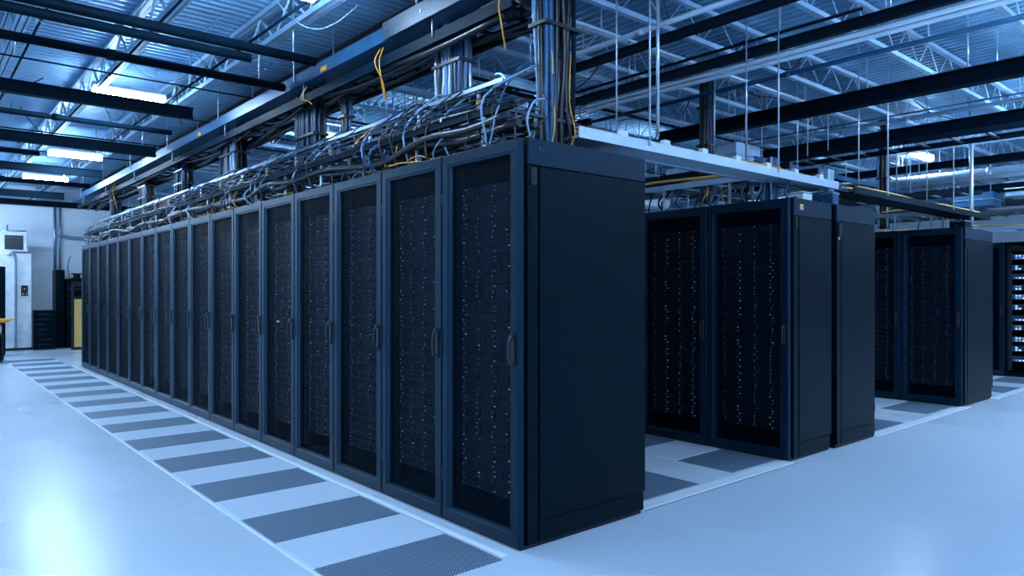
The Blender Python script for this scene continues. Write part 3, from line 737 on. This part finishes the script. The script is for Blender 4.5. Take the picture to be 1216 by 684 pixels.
# black loops joining the overhead tray to the tall bundle
for i in range(6):
    cable('loop_cable', [(2.64+i*0.05, 3.35, 2.93+R(-.03,.03)), (2.66+i*0.045, 3.12, 2.92+R(-.05,.02)), (2.68+i*0.035, 2.98, 2.90+R(-.07,.0)), (2.71+i*0.025, 2.90, 2.78), (2.72+i*0.02, 2.87, 2.55)], 0.018,
          random.choice(['cable_black','cable_black','cable_blue']), '%s dark cable from the left looping from overhead tray into thick bundle' % ORD[i], 'cable', 'looping cables beside the thick bundle')
# yellow strands in the thick bundle
for i in range(2):
    x = 2.68+i*0.12
    cable('yellow_strand', [(x, 2.80, 2.01), (x+R(-.04,.04), 2.76, 2.12), (x+0.03, 2.80, 2.30), (x+R(-.03,.03), 2.79, 2.55)], 0.0035, 'yellow' if i % 2 else 'ochre', '%s thin yellow strand from the left at the foot of the thick bundle' % ORD[i], 'cable', 'yellow strands of the thick bundle')
# cables of the right rows
for (xa, ya, yb, z, n_, lab) in ((5.08, 2.98, 7.9, 2.17, 5, 'second'), (8.90, 2.85, 7.9, 2.17, 4, 'third'), (12.36, 1.3, 8.8, 2.21, 4, 'fourth')):
    for i in range(n_):
        pts = []; y = ya
        while y < yb: pts.append((xa+i*0.065+R(-.02,.02), y, z+R(0,.04))); y += R(.4,.7)
        cable('tray_cable', pts, 0.013, ['ochre','cable_black','cable_pale','yellow','cable_blue'][i], '%s loose cable on the ladder over the %s row' % (['tan','black','pale','yellow','blue'][i], lab), 'cable', 'cables on the ladder over the %s row' % lab, sm=3)
for (x0, y0, n_, dw, zt, lab) in ((4.99, 2.68, 26, 0.7, 1.945, 'second'), (8.80, 2.72, 16, 0.635, 1.95, 'third')):
    for j in range(n_):
        y = y0+R(0, 2.2); x = x0+R(0.06, 0.25); m_ = random.choice(cols)
        bow = R(-.08,.08)
        nm = {'yellow': 'yellow', 'amber': 'amber', 'cable_black': 'black', 'cable_blue': 'blue', 'cable_pale': 'pale', 'zinc': 'grey'}[m_]
        cable('patch_cable', [(x, y, zt+0.004), (x-0.02, y+bow, zt+0.07), (x+R(0,.04), y+bow, zt+0.14), (x+0.06, y, zt+0.23)], R(0.006,0.010), m_, '%s patch cable standing on top of the %s row' % (nm, lab), 'cable', '%s patch cables over the %s row' % (nm, lab), sm=4, n=5)

# boxes standing on rack tops
def device_box(x, y, z, a, b, c, m, label):
    t = thing('junction_box', label, 'box', (x, y, z), 'boxes on the rack tops')
    obj('body', MB().bbox(0, a, 0, b, 0, c, min(a,b,c)*0.08).data('body', m), t)
    obj('lid', MB().bbox(-0.004, a+0.004, -0.004, b+0.004, c*0.8, c*0.92, 0.003).data('lid', 'zinc'), t)
    obj('gland', MB().tube([(0.001,b*0.5,c*0.35),(-0.03,b*0.5,c*0.35)], 0.014, 8).data('gland', 'cable_black'), t)
device_box(5.30, 2.72, 1.945, 0.14, 0.12, 0.08, 'white_plastic', 'small white box on top of the second row end cabinet')
device_box(5.75, 2.70, 1.945, 0.10, 0.20, 0.12, 'steel_blue', 'small blue box on top of the second row back cabinet')
device_box(9.0, 2.75, 1.95, 0.2, 0.16, 0.10, 'steel_dark', 'dark box on top of the third row end rack')
device_box(9.4, 2.90, 1.95, 0.12, 0.12, 0.14, 'white_plastic', 'white box at the back on top of the third row')

for i, (x, y, z, a, b, c, m_, lab) in enumerate(((6.9, 4.3, 2.62, 0.5, 0.25, 0.26, 'joist_paint', 'pale duct box hung beyond the second row end'), (7.9, 5.1, 2.70, 0.35, 0.9, 0.2, 'joist_paint', 'long pale duct box hung over the second aisle'),
        (8.6, 6.9, 2.55, 0.6, 0.3, 0.3, 'wall_paint', 'pale duct box hung deep behind the second row'), (9.9, 5.0, 2.50, 0.5, 0.3, 0.25, 'steel_blue', 'blue box hung above the third row'),
        (11.3, 4.3, 2.62, 0.3, 0.45, 0.25, 'steel_blue', 'blue box hung beside the far right lamp'), (11.6, 3.2, 2.45, 0.4, 0.5, 0.2, 'steel_blue', 'blue box hung before the fourth row'),
        (12.9, 2.2, 2.70, 0.5, 1.2, 0.25, 'joist_paint', 'long pale duct hung over the fourth row'), (6.3, 6.0, 2.50, 0.4, 0.3, 0.3, 'steel_grey', 'grey box hung behind the second row cabinets'),
        (4.0, 6.4, 2.55, 0.5, 0.5, 0.22, 'joist_paint', 'pale duct box hung behind the long row'), (4.1, 9.0, 2.6, 0.5, 0.7, 0.25, 'joist_paint', 'pale duct hung far behind the long row'))):
    t = thing('duct_box', lab, 'duct', (x, y, z), 'boxes hung above the rows')
    obj('body', MB().bbox(0, a, 0, b, 0, c, 0.008).data('body', m_), t)
    for xx, yy in ((0.04, 0.04), (a-0.04, b-0.04)): obj('hanger_rod', MB().tube([(xx,yy,c-0.01),(xx,yy,ZC-0.05-z)], 0.006, 5).data('hanger_rod', 'rod'), t)
    obj('flange', MB().bbox(-0.012, a+0.012, -0.012, b+0.012, c*0.45, c*0.52, 0.003).data('flange', 'zinc'), t)
for i, (x, y) in enumerate(((10.1, 6.6), (6.0, 9.4))):
    t = thing('roof_column', 'grey steel roof column standing behind the %s row' % ('second' if i else 'third'), 'column', (x, y, 0))
    obj('web_plate', MB().box(-0.006, 0.006, -0.07, 0.07, 0.02, 3.5).data('web_plate', 'joist_paint'), t)
    for s_ in (-1, 1): obj('flange', MB().box(-0.08, 0.08, s_*0.076-0.006, s_*0.076+0.006, 0.02, 3.5).data('flange', 'joist_paint'), t)
    obj('base_plate', MB().bbox(-0.14, 0.14, -0.14, 0.14, 0, 0.02, 0.004).data('base_plate', 'joist_paint'), t)

# thin wires looping under the roof deck
for i in range(64):
    left = i < 30
    if left: a = Vector((R(-0.5, 2.4), R(5.0, 12.0), 3.42))
    else: a = Vector((R(3.5, 9.5), R(2.6, 9.0), 3.40))
    b = a+Vector((R(-.7,.7), R(-.7,.7), R(-.35,0.1))); mid = (a+b)/2+Vector((0,0,-R(.05,.25)))
    cable('ceiling_wire', [a, (a+mid)/2+Vector((0,0,-.05)), mid, (b+mid)/2+Vector((0,0,-.04)), b], R(0.003, 0.006), 'cable_black' if R(0,1) < 0.55 else 'cable_pale',
          '%s wire looping under the roof deck over the %s' % (random.choice(('thin', 'short', 'sagging')), 'left aisle' if left else 'right rows'), 'wire', 'wires under the roof over the %s' % ('left aisle' if left else 'right rows'), n=5)

# ------------------------------------------------------------------ things by the far wall
def cooling_unit():
    t = thing('cooling_unit', 'tall white cooling cabinet with dark display standing at far wall', 'cooling unit', (1.40, 18.15, 0))
    obj('body', MB().bbox(0, 0.42, 0, 0.8, 0.05, 2.30, 0.012).bbox(0.42, 0.72, 0.03, 0.8, 0.05, 2.05, 0.012).data('body', 'white_plastic'), t)
    obj('plinth', MB().box(0.02, 0.70, 0.05, 0.78, 0, 0.05).data('plinth', 'plinth_mat'), t)
    obj('display_box', MB().bbox(0.18, 0.64, -0.03, 0.4, 2.08, 2.50, 0.012).data('display_box', 'white_plastic'), t)
    d = obj('screen', MB().box(0.24, 0.56, -0.036, -0.028, 2.12, 2.42).data('screen', 'screen'), t)
    for q in range(5): obj('louvre', MB().box(0.25, 0.55, -0.040, -0.034, 2.15+q*0.05, 2.165+q*0.05).data('louvre', 'steel_grey'), d)
    obj('pipe', MB().tube(smooth_path([(0.30,-0.02,2.05),(0.36,-0.05,2.06),(0.42,-0.05,1.95),(0.43,-0.03,1.6),(0.43,-0.02,0.06)], 5), 0.022, 8).data('pipe', 'zinc'), t)
    obj('elbow', MB().tube([(0.29,0.0,2.05),(0.29,-0.06,2.05)], 0.05, 10).data('elbow', 'white_plastic'), t)
    p = obj('control_panel', MB().bbox(0.53, 0.65, 0.012, 0.032, 1.15, 1.37, 0.004).data('control_panel', 'black'), t)
    for q in range(3): obj('button', MB().box(0.55+q*0.03, 0.57+q*0.03, 0.008, 0.013, 1.18+0.10*(q % 2), 1.205+0.10*(q % 2)).data('button', 'ochre'), p)
    obj('top_pipe', MB().tube([(0.10,0.1,2.5),(0.62,0.1,2.52)], 0.02, 8).data('top_pipe', 'zinc'), t)
    obj('antenna', MB().tube([(0.30,0.1,2.5),(0.30,0.1,2.64)], 0.012, 6).data('antenna', 'cable_black'), t)
cooling_unit()
def low_cabinet():
    t = thing('drawer_cabinet', 'low black cabinet with slatted drawers at far wall', 'cabinet', (2.12, 17.95, 0))
    obj('body', MB().bbox(0, 0.42, 0.02, 0.5, 0.03, 0.84, 0.01).data('body', 'coat'), t)
    obj('plinth', MB().box(0.01, 0.41, 0.03, 0.49, 0, 0.03).data('plinth', 'plinth_mat'), t)
    for q in range(7):
        d = obj('drawer', MB().bbox(0.02, 0.40, -0.004, 0.03, 0.06+q*0.107, 0.15+q*0.107, 0.005).data('drawer', 'coat'), t)
        obj('pull', MB().bbox(R(0.05,0.12), R(0.20,0.34), -0.022, -0.003, 0.115+q*0.107, 0.128+q*0.107, 0.002).data('pull', 'server_edge'), d)
low_cabinet()
t = thing('tall_locker', 'tall narrow black locker at far wall beside the low drawers', 'locker', (2.58, 18.35, 0))
obj('body', MB().bbox(0, 0.17, 0.02, 0.5, 0.02, 1.72, 0.01).data('body', 'coat'), t); obj('door', MB().bbox(0.01, 0.16, 0, 0.03, 0.05, 1.69, 0.004).data('door', 'coat'), t)
obj('base', MB().box(0.01, 0.16, 0.03, 0.49, 0, 0.02).data('base', 'plinth_mat'), t)
t = thing('equipment_cabinet', 'black equipment cabinet between tall locker and yellow board', 'cabinet', (2.77, 18.25, 0))
obj('body', MB().bbox(0, 0.40, 0.02, 0.55, 0.02, 1.52, 0.01).data('body', 'coat'), t); obj('base', MB().box(0.01, 0.39, 0.03, 0.54, 0, 0.02).data('base', 'plinth_mat'), t)
for q in range(5): obj('shelf_edge', MB().bbox(0.02, 0.38, 0.004, 0.03, 0.2+q*0.27, 0.225+q*0.27, 0.004).data('shelf_edge', 'server_edge'), t)
tag(obj('cable_spool', MB().tube([(0,0,0),(0,0,0.03)], 0.11, 16).tube([(0,0,0.03),(0,0,0.10)], 0.07, 16).tube([(0,0,0.10),(0,0,0.13)], 0.11, 16).data('cable_spool', 'black'), None, (3.0, 18.5, 1.52)), 'black cable spool on top of the equipment cabinet', 'spool')
cable('wire_loop', [(2.86, 18.45, 1.52), (2.82, 18.45, 1.75), (2.84, 18.45, 1.95), (2.87, 18.45, 2.02)], 0.010, 'cable_black', 'thin black wire sticking up from the equipment cabinet', 'wire')
t = thing('yellow_board', 'upright yellow board leaning by the last rack of the long row', 'board', (2.80, 17.55, 0))
obj('board', MB().bbox(0, 0.17, 0.0, 0.04, 0.06, 1.08, 0.004).data('board', 'ochre'), t)
obj('frame', MB().bbox(-0.05, 0.0, 0.0, 0.05, 0.0, 1.45, 0.004).bbox(0.17, 0.22, 0.0, 0.05, 0.0, 1.45, 0.004).bbox(-0.001, 0.171, 0.0, 0.05, 0.0, 0.058, 0.004).bbox(-0.001, 0.171, 0.0, 0.05, 1.09, 1.13, 0.004).bbox(-0.001, 0.171, 0.0, 0.05, 1.35, 1.45, 0.004).data('frame', 'black'), t)
# wall conduits
G4 = 'conduits on the far wall'
for i, x in enumerate((2.64, 2.74)):
    tag(obj('wall_conduit', MB().tube([(0,0,0),(0,0,1.55)], 0.030-0.008*i, 8).data('wall_conduit', 'zinc'), None, (x, 18.94, 1.70)), ('left' if i == 0 else 'right') + ' vertical conduit running up the far wall', 'conduit', G4)
cable('wall_conduit', [(2.70, 18.90, 2.50), (2.78, 18.90, 2.50), (2.95, 18.90, 2.47), (3.2, 18.90, 2.46), (3.5, 18.90, 2.46)], 0.035, 'zinc', 'horizontal conduit branching off along the far wall', 'conduit', G4, n=8)
# cart at the left picture edge
def cart():
    t = thing('tool_cart', 'black cart with yellow top tray and white roll at left edge', 'cart', (0.75, 15.2, 0))
    obj('base_cabinet', MB().bbox(0, 0.62, 0, 0.5, 0.03, 0.50, 0.01).data('base_cabinet', 'black'), t)
    obj('drawer_front', MB().bbox(0.03, 0.59, -0.01, 0.005, 0.06, 0.46, 0.005).data('drawer_front', 'coat'), t)
    obj('feet', MB().box(0.03, 0.59, 0.03, 0.47, 0, 0.03).data('feet', 'plinth_mat'), t)
    obj('roll', MB().tube([(0.02,0.22,0.585),(0.60,0.22,0.585)], 0.085, 16).data('roll', 'white_plastic'), t)
    obj('top_tray', MB().bbox(-0.02, 0.70, 0.02, 0.48, 0.70, 0.76, 0.012).data('top_tray', 'yellow'), t)
    obj('tray_handle', MB().tube(smooth_path([(0.69,0.1,0.74),(0.78,0.12,0.75),(0.80,0.25,0.75),(0.78,0.38,0.75),(0.69,0.40,0.74)], 4), 0.015, 8).data('tray_handle', 'yellow'), t)
    for xx in (0.03, 0.56): obj('post', MB().box(xx, xx+0.03, 0.40, 0.43, 0.50, 0.70).data('post', 'steel_grey'), t)
cart()
t = thing('dark_locker', 'dark upright locker cut by the left picture edge', 'locker', (0.7, 16.6, 0))
obj('body', MB().bbox(0, 0.82, 0, 0.6, 0.03, 1.72, 0.012).data('body', 'coat'), t); obj('base', MB().box(0.02, 0.8, 0.02, 0.58, 0, 0.03).data('base', 'plinth_mat'), t)
obj('door', MB().bbox(0.03, 0.79, -0.012, 0.004, 0.06, 1.68, 0.004).data('door', 'coat'), t)
